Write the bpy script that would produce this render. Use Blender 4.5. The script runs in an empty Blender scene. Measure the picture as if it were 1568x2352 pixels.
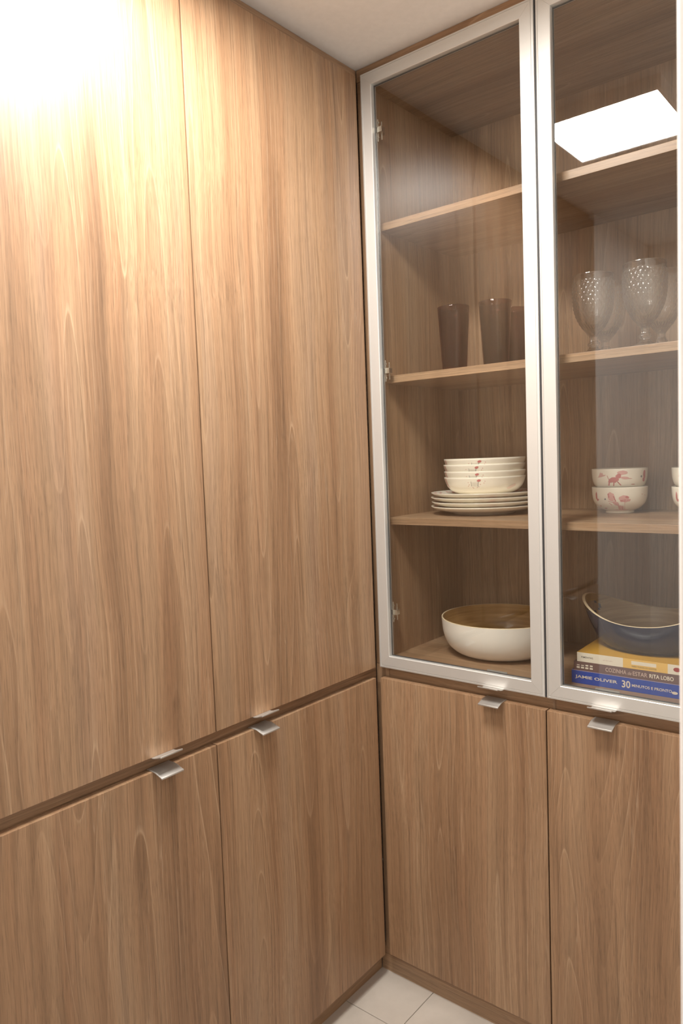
import bpy, bmesh, math, random
from mathutils import Matrix, Vector
random.seed(7)
scene = bpy.context.scene
C = scene.collection

# ------------------------------------------------------------------ camera
FPX = 1691.28                                   # focal length in pixels of the 1568 x 2352 frame
YAW, PITCH, ROLL = 0.6896, -0.0724, -0.0371
CAM = Vector((1.1091, -1.4653, 1.3582))
fw = Vector((-math.sin(YAW)*math.cos(PITCH), math.cos(YAW)*math.cos(PITCH), math.sin(PITCH)))
rt = fw.cross(Vector((0, 0, 1))).normalized(); up = rt.cross(fw)
cr, sr = math.cos(ROLL), math.sin(ROLL)
rt, up = cr*rt + sr*up, -sr*rt + cr*up
cd = bpy.data.cameras.new('camera'); cam = bpy.data.objects.new('camera', cd); C.objects.link(cam)
m = Matrix.Identity(4)
for i in range(3):
    m[i][0], m[i][1], m[i][2], m[i][3] = rt[i], up[i], -fw[i], CAM[i]
cam.matrix_world = m
cd.sensor_fit = 'VERTICAL'; cd.sensor_height = 36.0; cd.sensor_width = 24.0
cd.lens = FPX*36.0/2352.0
cd.clip_start = 0.02
cd.dof.use_dof = True; cd.dof.focus_distance = 1.42; cd.dof.aperture_fstop = 5.0
scene.camera = cam

# ------------------------------------------------------------------ world, exposure
w = bpy.data.worlds.new('World'); scene.world = w; w.use_nodes = True
w.node_tree.nodes['Background'].inputs[0].default_value = (0.9, 0.88, 0.85, 1)
w.node_tree.nodes['Background'].inputs[1].default_value = 0.2
vs = scene.view_settings
vs.view_transform = 'Standard'; vs.look = 'None'; vs.gamma = 1; vs.use_curve_mapping = False
vs.exposure = 0.0
LAMP_MAIN = 92.0       # diffuser of the panel over the cabinets
LAMP_FILL = 17.0     # unseen fill panel, added to brighten the white wall mirrored in the glass
LAMP_KITCHEN = 13.0    # diffuser of the panel in the kitchen beside the photographer
LAMP_COL = (1.0, 0.945, 0.885)
cy = scene.cycles
cy.use_denoising = True
cy.max_bounces = 14; cy.diffuse_bounces = 5; cy.glossy_bounces = 6; cy.transmission_bounces = 12
cy.transparent_max_bounces = 24
cy.sample_clamp_indirect = 6.0
cy.blur_glossy = 0.15

# ------------------------------------------------------------------ measurements (metres)
Z_CEIL = 2.297
Z_UP = 0.8278          # bottom of upper doors
Z_LO = 0.8009          # top of base doors
Z_B = 0.0658           # bottom of base doors
Z_T = 2.267            # top of upper doors
T = 0.018              # board thickness
X_END = 0.900          # right end of the display unit / face of the white wall
Y_BACK = 0.400         # inner face of back panel
JAMB_Y = -0.686

# ------------------------------------------------------------------ materials
def new_mat(name):
    mt = bpy.data.materials.new(name); mt.use_nodes = True
    nt = mt.node_tree; bs = nt.nodes['Principled BSDF']
    return mt, nt, bs
def simple(name, col, rough=0.5, metal=0.0, spec=0.5, **kw):
    mt, nt, bs = new_mat(name)
    bs.inputs['Base Color'].default_value = (*col, 1); bs.inputs['Roughness'].default_value = rough
    bs.inputs['Metallic'].default_value = metal; bs.inputs['Specular IOR Level'].default_value = spec
    for k, v in kw.items(): bs.inputs[k].default_value = v
    return mt
def node(nt, typ, **kw):
    n = nt.nodes.new(typ)
    for k, v in kw.items(): setattr(n, k, v)
    return n
def math_n(nt, op, a, b=None, c=None):
    n = node(nt, 'ShaderNodeMath', operation=op)
    for i, x in enumerate((a, b, c)):
        if x is None: continue
        if isinstance(x, (int, float)): n.inputs[i].default_value = x
        else: nt.links.new(x, n.inputs[i])
    return n.outputs[0]
def noise(nt, vec, scale, detail=2.0, rough=0.5, col=False):
    mp = node(nt, 'ShaderNodeVectorMath', operation='MULTIPLY'); nt.links.new(vec, mp.inputs[0]); mp.inputs[1].default_value = scale
    n = node(nt, 'ShaderNodeTexNoise'); n.inputs['Scale'].default_value = 1.0
    n.inputs['Detail'].default_value = detail; n.inputs['Roughness'].default_value = rough
    nt.links.new(mp.outputs[0], n.inputs['Vector'])
    return n.outputs['Color' if col else 'Fac']
def ramp(nt, fac, stops):
    r = node(nt, 'ShaderNodeValToRGB'); e = r.color_ramp.elements
    while len(e) < len(stops): e.new(0.5)
    for el, (p, c) in zip(e, stops):
        el.position = p; el.color = (c, c, c, 1) if isinstance(c, (int, float)) else (*c, 1)
    nt.links.new(fac, r.inputs[0]); return r.outputs[0]
def mix(nt, a, b, fac, mode='MIX'):
    n = node(nt, 'ShaderNodeMix', data_type='RGBA', blend_type=mode)
    for sock, x in ((n.inputs[6], a), (n.inputs[7], b), (n.inputs[0], fac)):
        if isinstance(x, (int, float)): sock.default_value = x
        elif isinstance(x, tuple): sock.default_value = (*x, 1)
        else: nt.links.new(x, sock)
    return n.outputs[2]

def wood(name, axis, tone=0.79):
    """laminate with straight streaks and pale cathedral lines; axis is the direction of the grain"""
    mt, nt, bs = new_mat(name)
    tc = node(nt, 'ShaderNodeTexCoord'); oi = node(nt, 'ShaderNodeObjectInfo')
    sp = node(nt, 'ShaderNodeSeparateXYZ'); nt.links.new(tc.outputs['Object'], sp.inputs[0])
    cb = node(nt, 'ShaderNodeCombineXYZ')
    order = {'Z': (0, 1, 2), 'X': (1, 2, 0), 'Y': (0, 2, 1)}[axis]
    for i, o in enumerate(order): nt.links.new(sp.outputs[o], cb.inputs[i])
    off = node(nt, 'ShaderNodeVectorMath', operation='SCALE'); off.inputs[0].default_value = (17.3, 9.1, 23.7)
    nt.links.new(oi.outputs['Random'], off.inputs['Scale'])
    ad = node(nt, 'ShaderNodeVectorMath', operation='ADD'); nt.links.new(cb.outputs[0], ad.inputs[0]); nt.links.new(off.outputs[0], ad.inputs[1])
    p0 = ad.outputs[0]
    # gentle waviness of the grain
    wv = noise(nt, p0, (4, 4, 2.6), 1.0, 0.5, True)
    s1 = node(nt, 'ShaderNodeVectorMath', operation='SUBTRACT'); nt.links.new(wv, s1.inputs[0]); s1.inputs[1].default_value = (.5, .5, .5)
    s2 = node(nt, 'ShaderNodeVectorMath', operation='MULTIPLY'); nt.links.new(s1.outputs[0], s2.inputs[0]); s2.inputs[1].default_value = (.022, .022, 0)
    s3 = node(nt, 'ShaderNodeVectorMath', operation='ADD'); nt.links.new(p0, s3.inputs[0]); nt.links.new(s2.outputs[0], s3.inputs[1])
    p = s3.outputs[0]
    broad = noise(nt, p, (11, 11, .45), 2.0, 0.55)
    base = ramp(nt, broad, [(.28, (.285*tone, .160*tone, .086*tone)), (.45, (.385*tone, .230*tone, .128*tone)),
                            (.58, (.445*tone, .282*tone, .164*tone)), (.75, (.385*tone, .256*tone, .165*tone))])
    red = noise(nt, p, (23, 23, .7), 1.0, 0.5)
    base = mix(nt, base, (.36*tone, .190*tone, .100*tone), ramp(nt, red, [(.52, 0.0), (.72, 0.45)]))
    streak = noise(nt, p, (75, 75, .8), 3.0, 0.6)
    base = mix(nt, base, ramp(nt, streak, [(.25, .74), (.5, 1.0), (.78, 1.12)]), 0.8, 'MULTIPLY')
    fine = noise(nt, p, (330, 330, 3.0), 2.0, 0.6)
    base = mix(nt, base, ramp(nt, fine, [(.25, .78), (.5, 1.0), (.75, 1.12)]), 0.8, 'MULTIPLY')
    # growth rings: contour lines of a stretched noise field
    field0 = noise(nt, p, (6.5, 6.5, .30), 0.5, 0.35)
    sq = node(nt, 'ShaderNodeSeparateXYZ'); nt.links.new(p, sq.inputs[0])
    field = math_n(nt, 'ADD', field0, math_n(nt, 'MULTIPLY', math_n(nt, 'ADD', sq.outputs[0], sq.outputs[1]), 1.1))
    ring = math_n(nt, 'FRACT', math_n(nt, 'MULTIPLY', field, 30.0))
    line = ramp(nt, ring, [(0.0, 0.0), (.02, 1.0), (.06, .22), (.30, 0.0)])
    shade = ramp(nt, ring, [(.55, 1.0), (.96, .88), (1.0, .94)])
    brk = ramp(nt, noise(nt, p0, (14, 14, 1.3), 1.0, 0.5), [(.36, .10), (.60, .85)])
    base = mix(nt, base, shade, 0.9, 'MULTIPLY')
    base = mix(nt, base, (.66*tone, .47*tone, .30*tone), math_n(nt, 'MULTIPLY', line, math_n(nt, 'MULTIPLY', brk, .62)))
    thin = noise(nt, p, (120, 120, .55), 1.0, 0.5)
    base = mix(nt, base, (.62*tone, .45*tone, .30*tone), math_n(nt, 'MULTIPLY', ramp(nt, thin, [(.555, 0.0), (.575, 1.0), (.60, 0.0)]), math_n(nt, 'MULTIPLY', brk, .42)))
    base = mix(nt, base, ramp(nt, noise(nt, p, (150, 150, .9), 1.0, .5), [(.34, .70), (.41, 1.0)]), .5, 'MULTIPLY')
    pore = noise(nt, p, (900, 900, 26), 1.0, 0.5)
    base = mix(nt, base, ramp(nt, pore, [(.32, .62), (.47, 1.0)]), 0.6, 'MULTIPLY')
    nt.links.new(base, bs.inputs['Base Color'])
    hgt = math_n(nt, 'ADD', math_n(nt, 'MULTIPLY', pore, .6), math_n(nt, 'MULTIPLY', fine, .5))
    bp = node(nt, 'ShaderNodeBump'); bp.inputs['Strength'].default_value = .06; bp.inputs['Distance'].default_value = .0006
    nt.links.new(hgt, bp.inputs['Height']); nt.links.new(bp.outputs[0], bs.inputs['Normal'])
    bs.inputs['Roughness'].default_value = .40; bs.inputs['Specular IOR Level'].default_value = .5
    return mt
M = {}
M['wood_z'] = wood('wood_upright', 'Z')
M['wood_x'] = wood('wood_lengthwise', 'X')
M['wood_y'] = wood('wood_crosswise', 'Y')
M['alu'] = simple('satin_aluminium', (.66, .66, .64), .40, .55)
M['nickel'] = simple('nickel_hinge', (.72, .66, .57), .25, .95)
M['steel'] = simple('brushed_handle', (.56, .545, .52), .52, .85)
M['gasket'] = simple('dark_gasket', (.03, .03, .032), .6)
M['ceramic'] = simple('cream_glazed_ceramic', (.87, .81, .69), .20)
M['print_faint'] = simple('faint_pink_print', (.80, .62, .53), .25)
M['print'] = simple('pink_print', (.56, .17, .16), .3)
M['print_pale'] = simple('pale_pink_print', (.70, .38, .34), .3)
M['print_grey'] = simple('grey_print', (.20, .19, .19), .3)
M['rimpink'] = simple('pink_plate_glaze', (.62, .36, .32), .28)
M['white_lacquer'] = simple('white_lacquer', (.90, .85, .77), .38)
M['navy'] = simple('navy_lacquer', (.014, .019, .058), .10)
M['rim'] = simple('pale_bamboo_rim', (.72, .58, .38), .5)
M['blue'] = simple('blue_cover', (.022, .075, .42), .28)
M['plum'] = simple('plum_grey_cover', (.165, .095, .09), .32)
M['yellow'] = simple('yellow_cover', (.66, .36, .055), .35)
M['spine_yellow'] = simple('spine_yellow', (.80, .50, .13), .4)
M['spine_cream'] = simple('spine_cream', (.80, .73, .60), .4)
M['paper'] = simple('book_paper', (.78, .73, .62), .8)
M['ink_white'] = simple('ink_pale', (.80, .72, .60), .5)
M['ink_rose'] = simple('ink_rose', (.62, .47, .40), .5)
M['ink_dark'] = simple('ink_dark', (.10, .08, .07), .6)
M['ink_red'] = simple('ink_red', (.35, .03, .03), .5)
M['lamp_body'] = simple('lamp_body_white', (.85, .84, .82), .5)

def plaster(name, col):
    mt, nt, bs = new_mat(name)
    tc = node(nt, 'ShaderNodeTexCoord')
    n = noise(nt, tc.outputs['Object'], (60, 60, 60), 3.0, .6)
    c = mix(nt, col, ramp(nt, n, [(.3, .97), (.7, 1.02)]), 1.0, 'MULTIPLY'); nt.links.new(c, bs.inputs['Base Color'])
    bp = node(nt, 'ShaderNodeBump'); bp.inputs['Strength'].default_value = .05; bp.inputs['Distance'].default_value = .002
    nt.links.new(n, bp.inputs['Height']); nt.links.new(bp.outputs[0], bs.inputs['Normal'])
    bs.inputs['Roughness'].default_value = .7; bs.inputs['Specular IOR Level'].default_value = .2
    return mt
M['wall'] = plaster('white_wall_paint', (.89, .875, .855))
M['ceiling'] = plaster('white_ceiling_paint', (.80, .78, .75))
def tile_mat():
    mt, nt, bs = new_mat('porcelain_tile')
    tc = node(nt, 'ShaderNodeTexCoord')
    n = noise(nt, tc.outputs['Object'], (9, 9, 9), 5.0, .6)
    c = ramp(nt, n, [(.3, (.45, .41, .36)), (.7, (.53, .485, .43))]); nt.links.new(c, bs.inputs['Base Color'])
    bs.inputs['Roughness'].default_value = .32
    return mt
M['tile'] = tile_mat()
M['grout'] = simple('tile_grout', (.30, .26, .21), .9)

def pane_mat():
    """thin window glass: fresnel reflection on each face, clear in between"""
    mt = bpy.data.materials.new('door_glass'); mt.use_nodes = True; nt = mt.node_tree; nt.nodes.clear()
    out = node(nt, 'ShaderNodeOutputMaterial'); mx = node(nt, 'ShaderNodeMixShader')
    tr = node(nt, 'ShaderNodeBsdfTransparent'); tr.inputs[0].default_value = (.965, .975, .97, 1)
    gl = node(nt, 'ShaderNodeBsdfGlossy'); gl.inputs['Roughness'].default_value = 0.0
    fr = node(nt, 'ShaderNodeFresnel'); geo = node(nt, 'ShaderNodeNewGeometry')
    # the fresnel node inverts the index on inner faces; undo it, as the ray is not bent here
    ior = math_n(nt, 'ADD', 1.72, math_n(nt, 'MULTIPLY', geo.outputs['Backfacing'], 1/1.72-1.72))
    nt.links.new(ior, fr.inputs['IOR']); nt.links.new(fr.outputs[0], mx.inputs[0])
    nt.links.new(tr.outputs[0], mx.inputs[1]); nt.links.new(gl.outputs[0], mx.inputs[2]); nt.links.new(mx.outputs[0], out.inputs[0])
    return mt
M['pane'] = pane_mat()
def glass(name, col, ior=1.5, rough=0.0):
    mt, nt, bs = new_mat(name)
    bs.inputs['Base Color'].default_value = (*col, 1); bs.inputs['Transmission Weight'].default_value = 1.0
    bs.inputs['Roughness'].default_value = rough; bs.inputs['IOR'].default_value = ior
    return mt
def thin_glass(name, tint, refr, tint_r, ior=1.5, rough=0.0):
    mt = bpy.data.materials.new(name); mt.use_nodes = True; nt = mt.node_tree; nt.nodes.clear()
    out = node(nt, 'ShaderNodeOutputMaterial'); mx = node(nt, 'ShaderNodeMixShader'); m2 = node(nt, 'ShaderNodeMixShader')
    tr = node(nt, 'ShaderNodeBsdfTransparent'); tr.inputs[0].default_value = (*tint, 1)
    gl = node(nt, 'ShaderNodeBsdfGlossy'); gl.inputs['Roughness'].default_value = max(rough, .03)
    fr = node(nt, 'ShaderNodeFresnel'); geo = node(nt, 'ShaderNodeNewGeometry')
    i2 = math_n(nt, 'ADD', ior, math_n(nt, 'MULTIPLY', geo.outputs['Backfacing'], 1/ior-ior))
    nt.links.new(i2, fr.inputs['IOR']); nt.links.new(fr.outputs[0], mx.inputs[0])
    nt.links.new(tr.outputs[0], mx.inputs[1]); nt.links.new(gl.outputs[0], mx.inputs[2])
    gs = node(nt, 'ShaderNodeBsdfGlass'); gs.inputs['IOR'].default_value = ior; gs.inputs['Color'].default_value = (*tint_r, 1); gs.inputs['Roughness'].default_value = rough
    m2.inputs[0].default_value = refr
    nt.links.new(mx.outputs[0], m2.inputs[1]); nt.links.new(gs.outputs[0], m2.inputs[2]); nt.links.new(m2.outputs[0], out.inputs[0])
    return mt
M['crystal'] = thin_glass('clear_crystal', (.99, .99, .985), .52, (1, 1, 1), 1.60)
M['amethyst'] = thin_glass('brown_tumbler_glass', (.56, .34, .29), .30, (.46, .25, .21), 1.34, .03)
def swirl_mat(name, c0, c1, c2):
    mt, nt, bs = new_mat(name)
    tc = node(nt, 'ShaderNodeTexCoord'); sp = node(nt, 'ShaderNodeSeparateXYZ'); nt.links.new(tc.outputs['Object'], sp.inputs[0])
    rad = math_n(nt, 'SQRT', math_n(nt, 'ADD', math_n(nt, 'MULTIPLY', sp.outputs[0], sp.outputs[0]), math_n(nt, 'MULTIPLY', sp.outputs[1], sp.outputs[1])))
    cb = node(nt, 'ShaderNodeCombineXYZ')
    for i, (s, k) in enumerate(((sp.outputs[0], 5.), (sp.outputs[1], 5.))): nt.links.new(math_n(nt, 'MULTIPLY', s, k), cb.inputs[i])
    nt.links.new(math_n(nt, 'ADD', math_n(nt, 'MULTIPLY', rad, 70.), math_n(nt, 'MULTIPLY', sp.outputs[2], 110.)), cb.inputs[2])
    n = noise(nt, cb.outputs[0], (1, 1, 1), 3.0, .6)
    nt.links.new(ramp(nt, n, [(.3, c0), (.5, c1), (.7, c2)]), bs.inputs['Base Color'])
    bs.inputs['Roughness'].default_value = .35
    return mt
M['bamboo'] = swirl_mat('coiled_bamboo', (.30, .165, .05), (.42, .25, .085), (.52, .33, .13))
M['bamboo_dark'] = swirl_mat('coiled_bamboo_dark', (.24, .14, .055), (.34, .22, .095), (.43, .29, .14))
def emit(name, strength):
    mt = bpy.data.materials.new(name); mt.use_nodes = True; nt = mt.node_tree; nt.nodes.clear()
    out = node(nt, 'ShaderNodeOutputMaterial'); e = node(nt, 'ShaderNodeEmission')
    e.inputs[0].default_value = (*LAMP_COL, 1); e.inputs[1].default_value = strength
    nt.links.new(e.outputs[0], out.inputs[0]); return mt

# ------------------------------------------------------------------ helpers
def thing(name, label, cat, loc=(0, 0, 0), rotz=0.0, group=None):
    o = bpy.data.objects.new(name, None); C.objects.link(o); o.empty_display_size = .05
    o.location = loc; o.rotation_euler = (0, 0, rotz); tag(o, label, cat, group); return o
def tag(o, label, cat, group=None):
    o['label'] = label; o['category'] = cat
    if group: o['group'] = group
    return o
def add_mesh(name, verts, faces, mats, parent=None, smooth=False, fmat=None, loc=None):
    me = bpy.data.meshes.new(name); me.from_pydata([tuple(v) for v in verts], [], faces); me.update()
    for mt in (mats if isinstance(mats, list) else [mats]): me.materials.append(M[mt] if isinstance(mt, str) else mt)
    if fmat: me.polygons.foreach_set('material_index', fmat)
    if smooth: me.polygons.foreach_set('use_smooth', [True]*len(me.polygons))
    return link(name, me, parent, loc)
def link(name, me, parent=None, loc=None):
    o = bpy.data.objects.new(name, me); C.objects.link(o)
    if parent is not None: o.parent = parent
    if loc is not None: o.location = loc
    return o
def box_data(a, b, V=None, F=None):
    V = [] if V is None else V; F = [] if F is None else F; n = len(V)
    x0, y0, z0 = a; x1, y1, z1 = b
    V += [(x0,y0,z0),(x1,y0,z0),(x1,y1,z0),(x0,y1,z0),(x0,y0,z1),(x1,y0,z1),(x1,y1,z1),(x0,y1,z1)]
    F += [tuple(n+i for i in f) for f in ((0,3,2,1),(4,5,6,7),(0,1,5,4),(1,2,6,5),(2,3,7,6),(3,0,4,7))]
    return V, F
def box(name, a, b, mat, parent=None, bevel=0.0, seg=2):
    V, F = box_data(a, b)
    o = add_mesh(name, V, F, mat, parent)
    if bevel:
        bm = bmesh.new(); bm.from_mesh(o.data)
        bmesh.ops.bevel(bm, geom=bm.edges[:], offset=bevel, segments=seg, affect='EDGES', profile=.5, clamp_overlap=True)
        bm.to_mesh(o.data); bm.free()
    return o
def structure(o):
    o['kind'] = 'structure'; return o
def lathe(name, prof, mat, parent=None, seg=72, smooth=True, loc=None, disp=None):
    V, F, n = [], [], len(prof)
    for r, z in prof:
        for k in range(seg):
            t = 2*math.pi*k/seg
            rr = r + (disp(t, r, z) if disp and r > 1e-6 else 0.0)
            V.append((rr*math.cos(t), rr*math.sin(t), z))
    for i in range(n-1):
        for k in range(seg):
            a, b = i*seg+k, i*seg+(k+1) % seg
            F.append((a, b, b+seg, a+seg))
    me = bpy.data.meshes.new(name); me.from_pydata(V, [], F)
    bm = bmesh.new(); bm.from_mesh(me)
    bmesh.ops.remove_doubles(bm, verts=bm.verts[:], dist=1e-6)
    bmesh.ops.recalc_face_normals(bm, faces=bm.faces[:])
    for f in bm.faces: f.smooth = smooth
    bm.to_mesh(me); bm.free()
    me.materials.append(M[mat] if isinstance(mat, str) else mat)
    return link(name, me, parent, loc)
def spline(pts, per=6):
    """smooth profile through points (Catmull-Rom)"""
    out = []
    for i in range(len(pts)-1):
        p0, p1, p2, p3 = pts[max(i-1, 0)], pts[i], pts[i+1], pts[min(i+2, len(pts)-1)]
        for k in range(per):
            t = k/per
            out.append(tuple(max(0.0, .5*((2*b)+(-a+c)*t+(2*a-5*b+4*c-d)*t*t+(-a+3*b-3*c+d)*t**3)) if j == 0 else
                             .5*((2*b)+(-a+c)*t+(2*a-5*b+4*c-d)*t*t+(-a+3*b-3*c+d)*t**3) for j, (a, b, c, d) in enumerate(zip(p0, p1, p2, p3))))
    out.append(pts[-1]); return out
def dup(o, loc, parent=None, label=None):
    c = o.copy(); C.objects.link(c); c.parent = parent
    if loc is not None: c.location = loc
    if label: c['label'] = label
    for ch in list(o.children):
        d = ch.copy(); C.objects.link(d); d.parent = c
    return c

# ------------------------------------------------------------------ the room
fl = structure(box('floor', (-.55, -2.25, -.06), (3.0, .45, -.004), 'grout'))
TS, GX, GY = .60, .125, -.131
tm = None
for ix in range(-2, 6):
    for iy in range(-4, 2):
        x0, y0 = max(GX+ix*TS, -.55), max(GY+iy*TS, -2.25); x1, y1 = min(GX+(ix+1)*TS, 3.0), min(GY+(iy+1)*TS, .45)
        if x1-x0 < .02 or y1-y0 < .02: continue
        box('tile', (x0+.0008, y0+.0008, -.005), (x1-.0008, y1-.0008, 0.0), 'tile', fl, .0006, 1)
structure(box('ceiling', (-.55, -2.25, Z_CEIL), (3.0, .45, Z_CEIL+.05), 'ceiling'))
structure(box('wall_left', (-.60, -2.25, 0), (-.525, .45, Z_CEIL), 'wall'))
structure(box('wall_left_return', (-.525, -2.20, 0), (0.0, -1.515, Z_CEIL), 'wall'))
structure(box('wall_back', (-.60, .45, 0), (3.0, .52, Z_CEIL), 'wall'))
structure(box('wall_right', (X_END+.002, JAMB_Y, 0), (1.06, .45, Z_CEIL), 'wall', bevel=.003))
structure(box('wall_front', (-.60, -2.27, 0), (3.0, -2.20, Z_CEIL), 'wall'))
structure(box('wall_outer', (3.0, -2.27, 0), (3.07, .52, Z_CEIL), 'wall'))

def panel_lamp(loc, size, strength, label, mname):
    t = thing('ceiling_panel_lamp', label, 'ceiling lamp', loc)
    h, r = size/2, .011
    V, F = [], []
    for a, b in (((-h, -h, 0), (h, -h+r, .035)), ((-h, h-r, 0), (h, h, .035)), ((-h, -h+r, 0), (-h+r, h-r, .035)), ((h-r, -h+r, 0), (h, h-r, .035))): box_data(a, b, V, F)
    box_data((-h+r, -h+r, .028), (h-r, h-r, .035), V, F)
    add_mesh('frame', V, F, 'lamp_body', t)
    add_mesh('diffuser', [(-h+r, -h+r, .003), (h-r, -h+r, .003), (h-r, h-r, .003), (-h+r, h-r, .003)], [(0, 3, 2, 1)], emit(mname, strength), t)
    return t
panel_lamp((.362, -.712, Z_CEIL-.035), .345, LAMP_MAIN, 'square white surface-mounted light panel on ceiling in front of the glass doors', 'lamp_light_main')
panel_lamp((.50, -1.82, Z_CEIL-.035), .345, LAMP_FILL, 'unseen square fill light panel added on ceiling by the white wall return', 'lamp_light_fill')
panel_lamp((1.50, -1.80, Z_CEIL-.035), .42, LAMP_KITCHEN, 'larger square white light panel on kitchen ceiling outside the cabinet niche', 'lamp_light_kitchen')

# ------------------------------------------------------------------ tab handle
HW = .050
HPROF = [(-.0175, .0), (-.004, .0), (.004, -.0004), (.010, -.0016), (.017, -.0042), (.023, -.0066), (.0275, -.0080)]
HTH = [.0017, .0017, .0018, .0019, .0022, .0028, .0032]
def handle_mesh(sign, along, out):
    """pull plate bent over the door edge; along / out are axis vectors, sign -1 curls up"""
    n = len(HPROF)
    V, F = [], []
    for side in (-HW/2, HW/2):
        for lay in (0, 1):
            for (d, z), th in zip(HPROF, HTH): V.append(Vector(along)*side + Vector(out)*d + Vector((0, 0, sign*(z+.0001+lay*th))))
    I = lambda s, l, i: s*2*n + l*n + i
    for i in range(n-1):
        F += [(I(0,1,i), I(1,1,i), I(1,1,i+1), I(0,1,i+1)), (I(0,0,i), I(0,0,i+1), I(1,0,i+1), I(1,0,i)),
              (I(0,0,i), I(0,1,i), I(0,1,i+1), I(0,0,i+1)), (I(1,0,i), I(1,0,i+1), I(1,1,i+1), I(1,1,i))]
    F += [(I(0,0,0), I(1,0,0), I(1,1,0), I(0,1,0)), (I(0,0,n-1), I(0,1,n-1), I(1,1,n-1), I(1,0,n-1))]
    me = bpy.data.meshes.new('handle'); me.from_pydata([tuple(v) for v in V], [], F)
    bm = bmesh.new(); bm.from_mesh(me); bmesh.ops.recalc_face_normals(bm, faces=bm.faces[:])
    sharp = [e for e in bm.edges if len(e.link_faces) == 2 and e.calc_face_angle() > .9]
    bmesh.ops.bevel(bm, geom=sharp, offset=.0005, segments=2, affect='EDGES', profile=.5)
    for f in bm.faces: f.smooth = True
    bm.to_mesh(me); bm.free(); me.materials.append(M['steel'])
    return me
HM = {(s, ax): handle_mesh(s, (0, 1, 0) if ax == 'L' else (1, 0, 0), (1, 0, 0) if ax == 'L' else (0, -1, 0)) for s in (1, -1) for ax in 'LR'}

# ------------------------------------------------------------------ left wall of cabinets (fronts in the plane x = 0)
def left_upper(y0, y1, doors, handles, label):
    t = thing('upper_cabinet', label, 'cabinet', (0, 0, 0))
    box('body', (-.50, y0, Z_UP+.003), (-T-.002, y1, Z_T+.004), 'wood_z', t)
    box('top_filler', (-.05, y0, Z_T+.004), (-T-.002, y1, Z_CEIL-.001), 'wood_y', t)
    for (a, b), hy in zip(doors, handles):
        d = box('door', (-T, a, Z_UP), (0, b, Z_T), 'wood_z', t, .0007)
        link('handle', HM[(-1, 'L')], d, (0, hy, Z_UP))
    return t
def left_base(y0, y1, doors, handles, label):
    t = thing('base_cabinet', label, 'cabinet', (0, 0, 0))
    box('body', (-.50, y0, Z_B), (-T-.002, y1, Z_LO-.012), 'wood_z', t)
    box('top_rail', (-.50, y0, Z_LO-.012), (-T-.002, y1, Z_UP+.003), 'wood_y', t)
    box('plinth', (-.50, y0, 0), (-.034, y1, Z_B), 'wood_y', t)
    for (a, b), hy in zip(doors, handles):
        d = box('door', (-T, a, Z_B), (0, b, Z_LO), 'wood_z', t, .0007)
        link('handle', HM[(1, 'L')], d, (0, hy, Z_LO))
    return t
LD = [(-.5334, -.0078), (-1.0620, -.5364)]
LD2 = [(-1.5100, -1.0650)]
left_upper(-1.0635, .020, LD, (-.4095, -.664), 'tall double-door wood wall cabinet filling the long wall beside the glass cabinet')
left_base(-1.0635, .020, LD, (-.4095, -.664), 'low double-door wood base cabinet on the long wall meeting the corner')
left_upper(-1.512, -1.0635, LD2, (-1.20,), 'single-door wood wall cabinet next to the white wall return')
left_base(-1.512, -1.0635, LD2, (-1.20,), 'single-door wood base cabinet next to the white wall return')

# ------------------------------------------------------------------ display cabinet with glass doors (fronts in the plane y = 0)
SX0, SX1 = .0200, X_END-.020
ZB_IN, ZT_IN = .8500, 2.2430
dc = thing('display_cabinet', 'wood display cabinet with two glass doors in aluminium frames', 'cabinet', (0, 0, 0))
YF = .0215
box('side_panel', (-.0185, YF, Z_UP+.003), (SX0, Y_BACK+.004, ZT_IN), 'wood_z', dc, .0005)
box('side_panel', (SX1, YF, Z_UP+.003), (X_END-.001, Y_BACK+.004, ZT_IN), 'wood_z', dc, .0005)
box('bottom_panel', (SX0, YF, Z_UP+.003), (SX1, Y_BACK+.004, ZB_IN), 'wood_x', dc)
box('top_panel', (-.0185, YF, ZT_IN), (X_END-.001, Y_BACK+.004, Z_T), 'wood_x', dc)
box('back_panel', (.0012, Y_BACK, ZB_IN), (X_END-.001, Y_BACK+.006, ZT_IN), 'wood_z', dc)
box('top_filler', (-.018, YF-.002, Z_T), (X_END-.001, YF+.04, Z_CEIL-.001), 'wood_x', dc)
SHELF_Z = [1.2055, 1.5585, 1.9300]
GAP = .0003
SHELF = [z+GAP for z in SHELF_Z]
for z in SHELF_Z:
    box('shelf', (SX0+.0005, .046, z-T), (SX1-.0005, Y_BACK, z), 'wood_x', dc, .0006)
FRAME_P = [(0, .0015), (.0008, .0004), (.0042, 0.0), (.0047, .0014), (.0057, .0014), (.0062, .0002), (.0300, .0), (.0310, .0010), (.0310, .0200), (0, .0200)]
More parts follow.
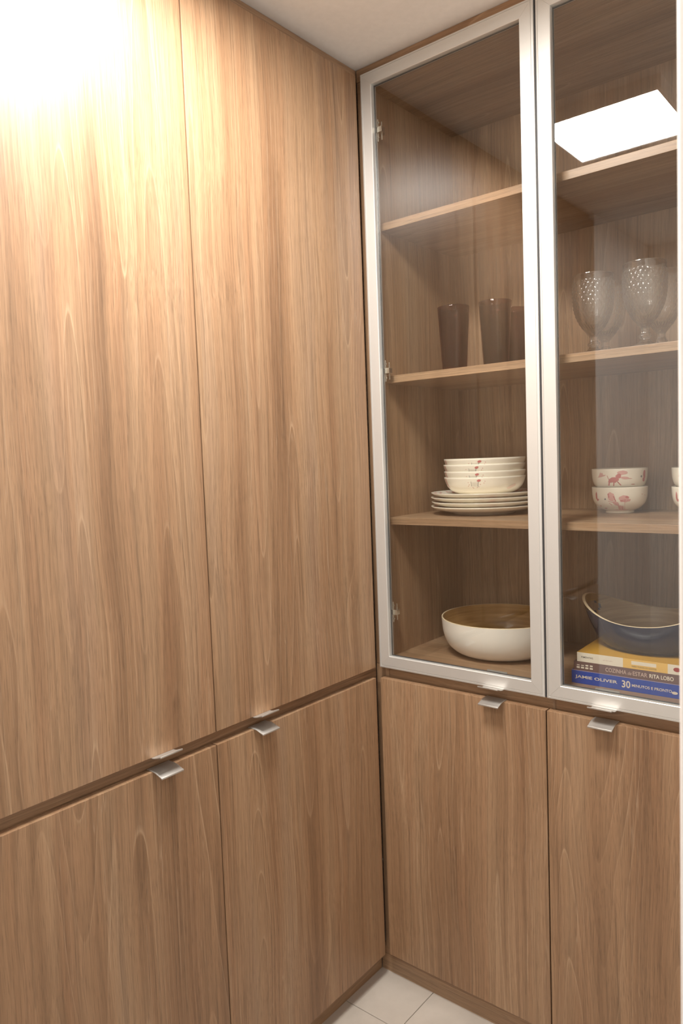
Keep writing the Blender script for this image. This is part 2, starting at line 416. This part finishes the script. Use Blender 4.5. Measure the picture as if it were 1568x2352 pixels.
def frame_door(x0, x1, z0, z1, hx, hinge_side):
    V, F = [], []
    cs = [(x0, z0), (x1, z0), (x1, z1), (x0, z1)]; inw = [(1, 1), (-1, 1), (-1, -1), (1, -1)]
    n = len(FRAME_P); g = .00012
    for s in range(4):                              # four mitred bars with a hairline joint
        A, B = s, (s+1) % 4
        du = ((cs[B][0] > cs[A][0]+.01)-(cs[B][0] < cs[A][0]-.01), (cs[B][1] > cs[A][1]+.01)-(cs[B][1] < cs[A][1]-.01))
        base = len(V)
        for c, sg in ((A, 1), (B, -1)):
            for wd, dp in FRAME_P:
                V.append((cs[c][0]+inw[c][0]*wd+du[0]*g*sg, dp, cs[c][1]+inw[c][1]*wd+du[1]*g*sg))
        for i in range(n):
            j = (i+1) % n
            F.append((base+i, base+j, base+n+j, base+n+i))
        F.append(tuple(base+i for i in range(n))); F.append(tuple(base+n+i for i in reversed(range(n))))
    d = add_mesh('door', V, F, 'alu', dc)
    bm = bmesh.new(); bm.from_mesh(d.data); bmesh.ops.recalc_face_normals(bm, faces=bm.faces[:]); bm.to_mesh(d.data); bm.free()
    i = .0285
    box('glass_pane', (x0+i, .0080, z0+i), (x1-i, .0120, z1-i), 'pane', d)
    Vg, Fg = [], []
    for a, b in (((x0+.031, .0122, z0+.0305), (x1-.031, .0150, z0+.0330)), ((x0+.031, .0122, z1-.0330), (x1-.031, .0150, z1-.0305))): box_data(a, b, Vg, Fg)
    for a, b in (((x0+.0305, .0122, z0+.0305), (x0+.0325, .0150, z1-.0305)), ((x1-.0325, .0122, z0+.0305), (x1-.0305, .0150, z1-.0305))): box_data(a, b, Vg, Fg)
    add_mesh('gasket', Vg, Fg, 'gasket', d)
    link('handle', HM[(-1, 'R')], d, (hx, 0, z0))
    box('handle_clip', (hx-HW/2, .0201, z0-.0016), (hx+HW/2, .0214, z0+.0345), 'steel', d)
    hp = (x0, 1) if hinge_side == 'L' else (x1, -1)
    for k, hz in enumerate((2.1388, 1.5680, .9696)):
        V, F = [], []
        X = lambda q: hp[0]+hp[1]*q
        def bx(a, b): box_data((min(X(a[0]), X(b[0])), a[1], a[2]), (max(X(a[0]), X(b[0])), b[1], b[2]), V, F)
        bx((.0250, .0160, hz-.0064), (.0470, .0300, hz+.0064))           # cup block
        bx((.0320, .0205, hz-.026), (.0345, .0225, hz+.026))             # flange on the stile
        bx((.0385, .0270, hz-.021), (.0408, .0290, hz+.021))
        bx((.0150, .0290, hz-.0050), (.0370, .0440, hz+.0050))           # arm
        bx((.0135, .0300, hz-.0180), (.0165, .0455, hz+.0180))           # mounting plate on the side panel
        bx((.0165, .0360, hz+.0090), (.0190, .0400, hz+.0130)); bx((.0165, .0360, hz-.0130), (.0190, .0400, hz-.0090))
        bx((.0345, .0190, hz+.0150), (.0375, .0215, hz+.0190)); bx((.0345, .0190, hz-.0190), (.0375, .0215, hz-.0150))
        h = add_mesh('hinge', V, F, 'nickel', d)
        bm = bmesh.new(); bm.from_mesh(h.data); bmesh.ops.bevel(bm, geom=bm.edges[:], offset=.0006, segments=2, affect='EDGES', profile=.5); bm.to_mesh(h.data); bm.free()
    return d
ZF0, ZF1 = .8290, 2.2705
d1 = frame_door(.0070, .4480, ZF0, ZF1, .325, 'L')
box('seal_strip', (.4481, .0035, ZF0+.001), (.4516, .0200, ZF1-.001), 'gasket', d1)
frame_door(.4527, .8930, ZF0, ZF1, .5757, 'R')

bc = thing('base_cabinet', 'wood base cabinet with two doors standing under the glass display cabinet', 'cabinet', (0, 0, 0))
box('body', (-.0185, YF, Z_B), (X_END-.001, Y_BACK+.004, Z_LO-.020), 'wood_z', bc)
box('top_rail', (.0200, YF+.003, Z_LO-.020), (.4570, Y_BACK+.004, Z_UP+.002), 'wood_x', bc)
box('top_rail', (.4622, YF+.003, Z_LO-.020), (X_END-.020, Y_BACK+.004, Z_UP+.002), 'wood_x', bc)
box('side_panel', (-.0185, YF, Z_LO-.020), (.0200, Y_BACK+.004, Z_UP+.002), 'wood_z', bc)
box('side_panel', (X_END-.0200, YF, Z_LO-.020), (X_END-.001, Y_BACK+.004, Z_UP+.002), 'wood_z', bc)
box('divider', (.4570, YF, Z_LO-.020), (.4622, Y_BACK+.004, Z_UP+.002), 'wood_z', bc)
box('plinth', (-.033, .0220, 0), (X_END-.001, Y_BACK+.004, Z_B), 'wood_x', bc)
for (a, b), hx in (((.0085, .4492), .325), ((.4522, .8930), .5757)):
    d = box('door', (a, 0, Z_B), (b, T, Z_LO), 'wood_z', bc, .0007)
    link('handle', HM[(1, 'R')], d, (hx, 0, Z_LO))

# ------------------------------------------------------------------ prints on ceramics
CAMANG = math.atan2(-1.776, .603)
def decal(name, rfun, zrot, shapes, mat, parent, lift=.0005):
    """flat shapes given as lists of (arc metres, z) bent round a lathed surface"""
    V, F = [], []
    for poly in shapes:
        c = len(V); cx = sum(p[0] for p in poly)/len(poly); cz = sum(p[1] for p in poly)/len(poly)
        pts = [(cx, cz)] + [((p[0]+cx)/2, (p[1]+cz)/2) for p in poly] + list(poly); n = len(poly)
        for s, z in pts:
            r = rfun(z)+lift; a = zrot+s/rfun(z); V.append((r*math.cos(a), r*math.sin(a), z))
        for i in range(n):
            j = (i+1) % n
            F.append((c, c+1+i, c+1+j)); F.append((c+1+i, c+1+n+i, c+1+n+j, c+1+j))
    o = add_mesh(name, V, F, mat, parent)
    if len(shapes) > 1: o['kind'] = 'stuff'
    return o
def ell(cx, cz, a, b, rot=0.0, n=14, wob=.18):
    out = []
    for k in range(n):
        t = 2*math.pi*k/n; q = 1+random.uniform(-wob, wob); x, y = a*q*math.cos(t), b*q*math.sin(t)
        out.append((cx+x*math.cos(rot)-y*math.sin(rot), cz+x*math.sin(rot)+y*math.cos(rot)))
    return out
def bar(x0, z0, x1, z1, w):
    dx, dz = x1-x0, z1-z0; L = math.hypot(dx, dz); nx, nz = -dz/L*w/2, dx/L*w/2
    return [(x0+nx, z0+nz), (x0-nx, z0-nz), (x1-nx, z1-nz), (x1+nx, z1+nz)]
def rfun_of(prof):
    def f(z):
        for (r0, z0), (r1, z1) in zip(prof, prof[1:]):
            if z0 <= z <= z1 and z1 > z0: return r0+(r1-r0)*(z-z0)/(z1-z0)
        return prof[-1][0]
    return f

# ------------------------------------------------------------------ plates and pasta bowls
PX, PY = .190, .228
pl_out = [(.072, 0), (.078, 0), (.0795, .0035), (.104, .0075), (.124, .0135), (.1325, .0178), (.1350, .0200)]
pl_prof = [(0, .0025), (.0705, .0025)] + pl_out + [(.1348, .0212), (.1335, .0214), (.126, .0182), (.106, .0128), (.088, .0112), (0, .0112)]
plate0 = None
for k, lab in enumerate(('bottom', 'second from the bottom', 'third from the bottom', 'topmost')):
    lb = f'cream dinner plate, {lab} of the plate stack under the bowls'
    loc = (PX+(-.001, .001, -.001, 0)[k], PY, SHELF[0]+.0115*k)
    if plate0 is None:
        plate0 = lathe('dinner_plate', pl_prof, 'ceramic', None, 96, True, loc); tag(plate0, lb, 'plate', 'stacked dinner plates')
        V, F = [], []                                # pink print round the rim
        for q in range(70):
            a0 = random.uniform(0, 2*math.pi); rr = random.uniform(.111, .130); da = random.uniform(.02, .06); dr = random.uniform(.002, .006)
            zz = lambda r: .0128+(r-.106)*(.0182-.0128)/.020+.0005 if r < .126 else .0182+(r-.126)*.43+.0005
            c = len(V)
            for i in range(8):
                t = 2*math.pi*i/8; r = min(max(rr+dr*math.sin(t), .107), .132); a = a0+da*math.cos(t); V.append((r*math.cos(a), r*math.sin(a), zz(r)))
            F.append(tuple(range(c, c+8)))
        add_mesh('rim_print', V, F, 'print', plate0)['kind'] = 'stuff'
    else: dup(plate0, loc, None, lb)
pb_out = [(.050, 0), (.056, .0005), (.060, .0025), (.080, .0105), (.0925, .0215), (.0985, .0330), (.1030, .0470)]
pb_prof = [(0, .002), (.049, .002)] + spline(pb_out, 3) + [(.1022, .0482), (.1008, .0476), (.0960, .0335), (.0895, .0230), (.0770, .0135), (.058, .0085), (0, .0080)]
pb_r = rfun_of(spline(pb_out, 3))
zb0 = SHELF[0]+.0115*3+.0114
PANG = math.atan2(CAM.y-PY, CAM.x-PX)
for k, (dz, lab, sh) in enumerate(((0, 'bottom', .0), (.0150, 'second from the bottom', -.0045), (.0320, 'third from the bottom', -.004), (.0465, 'topmost', .002))):
    b = lathe('pasta_bowl', pb_prof, 'ceramic', None, 96, True, (PX+(.000, .0005, -.001, .0005)[k], PY+.004, zb0+dz))
    tag(b, f'shallow cream bowl, {lab} of the bowl stack on the plates', 'bowl', 'stacked shallow bowls')
    s = -.024+sh
    decal('mushroom_print', pb_r, PANG, [ell(s+.010, .0405, .0050, .0028, .2, 12, .05)], 'print', b)
    decal('fence_print', pb_r, PANG, [bar(s-.0085, .0265, s-.0095, .0385, .0009), bar(s+.0075, .0255, s+.0085, .0375, .0012)] +
          [bar(s-.0085, .0275+.0026*q, s+.0078, .0270+.0026*q, .0003) for q in range(4)], 'print_grey', b)
    decal('dot_print', pb_r, PANG, [ell(s+x, z, .0010, .0009, 0, 8, .1) for x, z in ((-.017, .036), (-.0165, .027), (-.0145, .0305), (-.005, .0235), (.006, .0235), (.0135, .031), (.022, .034), (.0245, .0385), (-.003, .0215), (.010, .0245))], 'print', b)
    decal('edge_print', pb_r, PANG, [ell(-.128+q*.003, z, .0030, .0035) for q, z in enumerate((.043, .036, .030, .025))], 'print', b)
    decal('faint_print', pb_r, PANG, [ell(.062+q*.006, .020+.002*q, .006, .0035) for q in range(4)], 'print_faint', b)

# ------------------------------------------------------------------ cereal bowls
cb_out = [(.0310, 0), (.0325, .0006), (.0328, .0050), (.0420, .0095), (.0540, .0195), (.0598, .0310), (.0622, .0450), (.0630, .0610)]
cb_sp = spline(cb_out, 3)
cb_prof = [(0, .003), (.0295, .003)] + cb_sp + [(.0626, .0622), (.0614, .0615), (.0602, .0455), (.0576, .0325), (.0515, .0220), (.0400, .0135), (0, .0100)]
cb_r = rfun_of(cb_sp)
def cereal(x, y, z, label, kind):
    b = lathe('cereal_bowl', cb_prof, 'ceramic', None, 80, True, (x, y, z)); tag(b, label, 'bowl', 'stacked deep bowls')
    A = math.atan2(CAM.y-y, CAM.x-x)
    if kind == 0:
        decal('tree_print', cb_r, A, [ell(.010, .0355, .0115, .0085), ell(.016, .0325, .0085, .0040), bar(.0105, .0290, .0105, .0090, .0016), ell(.005, .0085, .0170, .0012)], 'print_pale', b)
        decal('foliage_print', cb_r, A, [ell(.012, .0320, .0120, .0028), ell(.016, .0395, .0040, .0025)], 'print', b)
        decal('animal_print', cb_r, A, [ell(-.019, .0400, .0075, .0110, .35), ell(-.008, .0250, .0090, .0042, -.6), ell(.002, .0140, .0060, .0060, -.5), bar(-.024, .026, -.017, .021, .0018)], 'print_pale', b)
        decal('outline_print', cb_r, A, [bar(-.026, .0480, -.024, .0390, .0036), bar(-.014, .0420, -.009, .0300, .0028), bar(-.010, .0260, .000, .0160, .0014), bar(.005, .0160, .007, .0095, .0022), bar(-.026, .0305, -.012, .0260, .0010)], 'print', b)
        decal('dot_print', cb_r, A, [ell(-.0335, .0350, .0022, .0022, 0, 10, .1)], 'print_grey', b)
        decal('leaf_print', cb_r, A, [ell(-.0600, .0420, .0030, .0095), ell(-.0560, .0330, .0045, .0030), ell(-.0480, .0180, .0020, .0020), ell(-.0330, .0125, .0045, .0010), ell(.055, .0450, .0014, .0008), ell(.066, .0420, .0016, .0010)], 'print', b)
    else:
        decal('hill_print', cb_r, A, [[(-.0565, .0420), (-.0530, .0425), (-.0455, .0555), (-.0435, .0520), (-.0400, .0540), (-.0375, .0475), (-.0310, .0490), (-.0330, .0465), (-.0440, .0435)]], 'print_pale', b)
        decal('animal_print', cb_r, A, [ell(-.0130, .0370, .0130, .0065, .15), bar(-.022, .036, -.024, .0235, .0032), bar(-.012, .034, -.013, .0225, .0026), bar(-.005, .0330, .003, .0240, .0022), bar(-.024, .038, -.028, .0470, .0012), ell(-.003, .0450, .0065, .0055, .6)], 'print', b)
        decal('foliage_print', cb_r, A, [ell(.006, .0530, .0110, .0050, .1), ell(.011, .0410, .0095, .0030, -.1), ell(.020, .0395, .0080, .0010)], 'print_pale', b)
        decal('leaf_print', cb_r, A, [ell(.0640, .0470, .0048, .0110), ell(.062, .0350, .0050, .0050), ell(.030, .0255, .0050, .0008)], 'print', b)
        decal('dot_print', cb_r, A, [ell(.0530, .0430, .0026, .0026, 0, 10, .1)], 'print_grey', b)
    return b
cereal(.506, .311, SHELF[0], 'deep cream bowl with pink tree print, lower of the pair beside the plates', 0)
cereal(.506, .311, SHELF[0]+.0430, 'deep cream bowl with pink animal print, upper of the pair beside the plates', 1)
cereal(.688, .311, SHELF[0], 'deep cream bowl with pink print, lower of the pair against the white wall', 0)
cereal(.688, .311, SHELF[0]+.0430, 'deep cream bowl with pink print, upper of the pair against the white wall', 1)

# ------------------------------------------------------------------ brown tumblers
tp = [(0, 0), (.0265, 0), (.0285, .0012), (.0293, .004)] + [(.0293+(.038-.0293)*q/8, .004+(.151-.004)*q/8) for q in range(1, 9)]
tp += [(.0376, .1518), (.0368, .1512)] + [(.0368-(.0368-.0275)*q/8, .151-(.151-.014)*q/8) for q in range(1, 9)] + [(.0240, .0115), (0, .0105)]
tum = lathe('tumbler', tp, 'amethyst', None, 64, True, (.186, .104, SHELF[1]))
tag(tum, 'dark brown glass tumbler at the shelf front nearer the hinged side', 'drinking glass', 'brown tumblers')
dup(tum, (.285, .126, SHELF[1]), None, 'dark brown glass tumbler at the shelf front nearer the door divide')
dup(tum, (.198, .295, SHELF[1]), None, 'brown glass tumbler at the back, seen between the two front tumblers')
dup(tum, (.272, .245, SHELF[1]), None, 'brown glass tumbler at the back, half hidden behind its neighbour by the door divide')

# ------------------------------------------------------------------ cut-glass goblets
g_out = [(.0310, 0), (.0320, .0015), (.0260, .0050), (.0160, .0090), (.0105, .0140), (.0090, .0180), (.0118, .0215), (.0120, .0245), (.0092, .0285), (.0082, .0350),
         (.0095, .0410), (.0155, .0480), (.0245, .0620), (.0332, .0790), (.0382, .0960), (.0405, .1130), (.0412, .1300), (.0412, .1480), (.0412, .1625), (.0417, .1650), (.0413, .1672)]
g_in = [(.0404, .1676), (.0397, .1662), (.0397, .1600), (.0396, .1300), (.0386, .1130), (.0360, .0960), (.0308, .0790), (.0220, .0640), (.0120, .0560), (.0050, .0535), (0, .0530)]
gp = [(0, .0015), (.0330, .0010)] + spline(g_out, 7) + spline(g_in, 3)
go_profile_split = 2+len(spline(g_out, 7))
def goblet_mesh():
    prof = gp; seg = 208
    V, F = [], []
    for i, (r, z) in enumerate(prof):
        for k in range(seg):
            t = 2*math.pi*k/seg; d = 0.0
            if i < go_profile_split and .047 < z < .153 and r > .014:
                a, b = 13*t+z*190, 13*t-z*190
                d = .0030*(abs(math.sin(a))*abs(math.sin(b)))*max(0, min(1, (z-.047)/.014, (.153-z)/.003))-.0004
            elif i < go_profile_split and .018 < z < .05: d = .0007*math.cos(6*t)
            rr = max(0, r+d) if r > 1e-6 else 0
            V.append((rr*math.cos(t), rr*math.sin(t), z))
    for i in range(len(prof)-1):
        for k in range(seg):
            a, b = i*seg+k, i*seg+(k+1) % seg; F.append((a, b, b+seg, a+seg))
    me = bpy.data.meshes.new('goblet'); me.from_pydata(V, [], F)
    bm = bmesh.new(); bm.from_mesh(me); bmesh.ops.remove_doubles(bm, verts=bm.verts[:], dist=1e-6); bmesh.ops.recalc_face_normals(bm, faces=bm.faces[:])
    for f in bm.faces: f.smooth = True
    bm.to_mesh(me); bm.free(); me.materials.append(M['crystal']); return me
gm = goblet_mesh()
for loc, lb in (((.520, .117), 'clear diamond-cut goblet at the shelf front nearer the tumblers'), ((.633, .095), 'clear diamond-cut goblet at the shelf front nearer the white wall'),
                ((.507, .222), 'clear diamond-cut goblet in the back row nearer the tumblers'), ((.634, .200), 'clear diamond-cut goblet in the back row nearer the white wall')):
    tag(link('goblet', gm, None, (loc[0], loc[1], SHELF[1])), lb, 'goblet', 'cut-glass goblets')

# ------------------------------------------------------------------ white bowl with bamboo lining
wo = spline([(.086, 0), (.100, .0020), (.120, .0110), (.137, .0290), (.1465, .0560), (.1500, .0930)], 6)
wb = lathe('salad_bowl', [(0, 0)] + wo, 'white_lacquer', None, 128, True, (.235, .218, ZB_IN+GAP))
tag(wb, 'large round white bowl with coiled bamboo inside standing beside the books', 'bowl')
lathe('rim', [(.1500, .0930), (.1496, .0940), (.1482, .0944), (.1468, .0938)], 'rim', wb, 128)
lathe('lining', spline([(.1468, .0938), (.1430, .0560), (.1330, .0300), (.1160, .0140), (.095, .0070), (.05, .0050), (0, .0050)], 6), 'bamboo', wb, 128)

# ------------------------------------------------------------------ books
def text_mesh(body, wdt, hgt, mat, parent, x, z, y=-.0004, bold=0.0, shear=0.0, name='lettering'):
    cu = bpy.data.curves.new('t', 'FONT'); cu.body = body; cu.offset = bold; cu.shear = shear; cu.fill_mode = 'FRONT'; cu.resolution_u = 3
    to = bpy.data.objects.new('t', cu); C.objects.link(to)
    bpy.context.view_layer.update()
    me = bpy.data.meshes.new_from_object(to.evaluated_get(bpy.context.evaluated_depsgraph_get()))
    bpy.data.objects.remove(to); bpy.data.curves.remove(cu)
    xs = [v.co.x for v in me.vertices]; ys = [v.co.y for v in me.vertices]
    sx, sy = wdt/(max(xs)-min(xs)), hgt/(max(ys)-min(ys)); x0, y0 = min(xs), min(ys)
    for v in me.vertices: v.co = ((v.co.x-x0)*sx+x, y, (v.co.y-y0)*sy+z)
    me.materials.clear(); me.materials.append(M[mat]); me.name = name
    return link(name, me, parent)
def quad(name, x0, x1, z0, z1, mat, parent, y=-.0002):
    return add_mesh(name, [(x0, y, z0), (x1, y, z0), (x1, y, z1), (x0, y, z1)], [(0, 1, 2, 3)], mat, parent)
BROT = math.radians(1.5)
def book(name, x, y, z, L, D, Hh, mat, label):
    t = thing(name, label, 'book', (x, y, z), BROT, 'stacked cookery books')
    c = .0012; V, F = [], []
    box_data((0, 0, 0), (L, D, c), V, F); box_data((0, 0, Hh-c), (L, D, Hh), V, F); box_data((0, 0, c), (L, c, Hh-c), V, F)
    add_mesh('cover', V, F, mat, t)
    box('page_block', (.0025, c, c), (L-.0025, D-.003, Hh-c), 'paper', t)
    return t
bz = ZB_IN+GAP; H1, H2, H3 = .0292, .0195, .0205
b1 = book('book', .4800, .0700, bz, .242, .192, H1, 'blue', 'blue softcover cookbook with pale lettering at the bottom of the stack')
text_mesh('JAMIE OLIVER', .0905, .0085, 'ink_white', b1, .0078, .0100, bold=.018)
text_mesh('30', .0175, .0155, 'ink_white', b1, .1075, .0062, bold=.018)
text_mesh('MINUTOS E PRONTO', .0785, .0060, 'ink_white', b1, .1280, .0105, bold=.015)
add_mesh('spine_mark', [(.2120+.006*math.cos(q*.5236)*(1.0), -.0004, .0110+.0030*math.sin(q*.5236)) for q in range(12)], [tuple(range(12))], 'ink_white', b1)
quad('spine_edge', 0, .242, H1-.0010, H1-.0002, 'ink_rose', b1)
b2 = book('book', .4850, .0705, bz+H1, .226, .188, H2, 'plum', 'plum-grey softcover cookbook with pale pot pictograms in the middle of the stack')
for q in range(4):
    x = .0062+q*.0095
    quad('pictogram', x, x+.0068, .0048, .0084, 'ink_white', b2, -.0003)
    quad('pictogram', x+.0005, x+.0066, .0106, .0124 if q < 2 else .0138, 'ink_white', b2, -.0003)
text_mesh('COZINHA', .0435, .0088, 'ink_rose', b2, .0685, .0055, bold=.008)
text_mesh('de', .0080, .0072, 'ink_rose', b2, .1145, .0055, shear=.3)
text_mesh('ESTAR', .0290, .0088, 'ink_rose', b2, .1250, .0055, bold=.008)
text_mesh('RITA LOBO', .0470, .0085, 'ink_white', b2, .1580, .0055, bold=.02)
b3 = book('book', .4920, .0712, bz+H1+H2, .214, .185, H3, 'yellow', 'yellow softcover cookbook with cream and yellow spine on top of the stack')
quad('spine_panel', .0002, .098, .0002, H3-.0002, 'spine_cream', b3)
quad('spine_panel', .098, .1865, .0002, H3-.0002, 'spine_yellow', b3)
quad('spine_panel', .1865, .2138, .0002, H3-.0002, 'spine_cream', b3)
text_mesh('PIMENTAS', .0255, .0038, 'ink_dark', b3, .0095, .0085, bold=.004)
V, F = [], []
for q in range(9): box_data((.0560+q*.0024, -.0004, .0088), (.0560+q*.0024+(.0012 if q % 3 else .0018), -.0002, .0100+.0008*(q % 2)), V, F)
add_mesh('faint_lettering', V, F, 'ink_rose', b3)['kind'] = 'stuff'
text_mesh('PARA TODOS OS GOSTOS', .0490, .0032, 'ink_dark', b3, .1160, .0035)
quad('spine_title', .1150, .1645, .0090, .0165, 'spine_cream', b3, -.0003)
add_mesh('spine_oval', [(.2040+.0068*math.cos(q*.3927), -.0004, .0105+.0045*math.sin(q*.3927)) for q in range(16)], [tuple(range(16))], 'ink_red', b3)

# ------------------------------------------------------------------ navy boat-shaped bowl on the books
def boat_bowl(loc):
    AX, BX, ZL, ZTIP, AB, BB = .146, .113, .0670, .1060, .086, .070
    NT, NS = 120, 22
    def P(t, s, off):
        c, sn = math.cos(t), math.sin(t)
        e = abs(c)**2.2
        zr = ZL+(ZTIP-ZL)*e
        q = s**.62                                    # bulging wall
        a, b = AB+(AX-AB)*q, BB+(BX-BB)*q
        k = 1-off/.10
        return (a*c*k, b*sn*k, max(zr*s**1.25, 0)+(off*1.0*(1-s)))
    hole = lambda i, j: False
    def in_hole(ti, si):
        t = 2*math.pi*(ti+.5)/NT; s = (si+.5)/NS
        for tc in (0.0, math.pi):
            d = (t-tc+math.pi) % (2*math.pi)-math.pi
            if (d/.36)**2+((s-.76)/.115)**2 < 1: return True
        return False
    def shell(off, flip):
        V = [P(2*math.pi*k/NT, i/NS, off) for i in range(NS+1) for k in range(NT)]
        F = []
        for i in range(NS):
            for k in range(NT):
                if in_hole(k, i): continue
                a, b = i*NT+k, i*NT+(k+1) % NT
                f = (a, b, b+NT, a+NT); F.append(f[::-1] if flip else f)
        V.append((0, 0, V[0][2])); c = len(V)-1
        for k in range(NT):
            f = (c, (k+1) % NT, k); F.append(f[::-1] if flip else f)
        return V, F
    V, F = shell(0, False)
    o = add_mesh('boat_bowl', V, F, 'navy', None, True, None, loc)
    tag(o, 'navy blue boat-shaped bowl with cut-out grip and bamboo inside resting on the books', 'bowl')
    V2, F2 = shell(.0045, True)
    add_mesh('lining', V2, F2, 'bamboo_dark', o, True)
    R, RF = [], []
    for k in range(NT):
        R += [V[NS*NT+k], (V[NS*NT+k][0]*.99, V[NS*NT+k][1]*.99, V[NS*NT+k][2]+.0012), V2[NS*NT+k]]
    for k in range(NT):
        a, b = 3*k, 3*((k+1) % NT)
        RF += [(a, b, b+1, a+1), (a+1, b+1, b+2, a+2)]
    add_mesh('rim', R, RF, 'rim', o, True)
    R, RF = [], []                                  # edge of the grip holes
    for i in range(NS):
        for k in range(NT):
            if not in_hole(k, i): continue
            for (di, dk, e0, e1) in ((-1, 0, (i, k), (i, k+1)), (1, 0, (i+1, k), (i+1, k+1)), (0, -1, (i, k), (i+1, k)), (0, 1, (i, k+1), (i+1, k+1))):
                if not in_hole((k+dk) % NT, i+di):
                    c = len(R)
                    for (ii, kk) in (e0, e1): R += [V[ii*NT+kk % NT], V2[ii*NT+kk % NT]]
                    RF.append((c, c+2, c+3, c+1))
    for sgn in (1, -1):                             # one edge for each grip
        ff = [f for f in RF if R[f[0]][0]*sgn > 0]; ids = sorted({i for f in ff for i in f}); mp = {q: n for n, q in enumerate(ids)}
        add_mesh('grip_edge', [R[i] for i in ids], [tuple(mp[i] for i in f) for f in ff], 'navy', o, True)
    return o
boat_bowl((.611, .190, bz+H1+H2+H3))
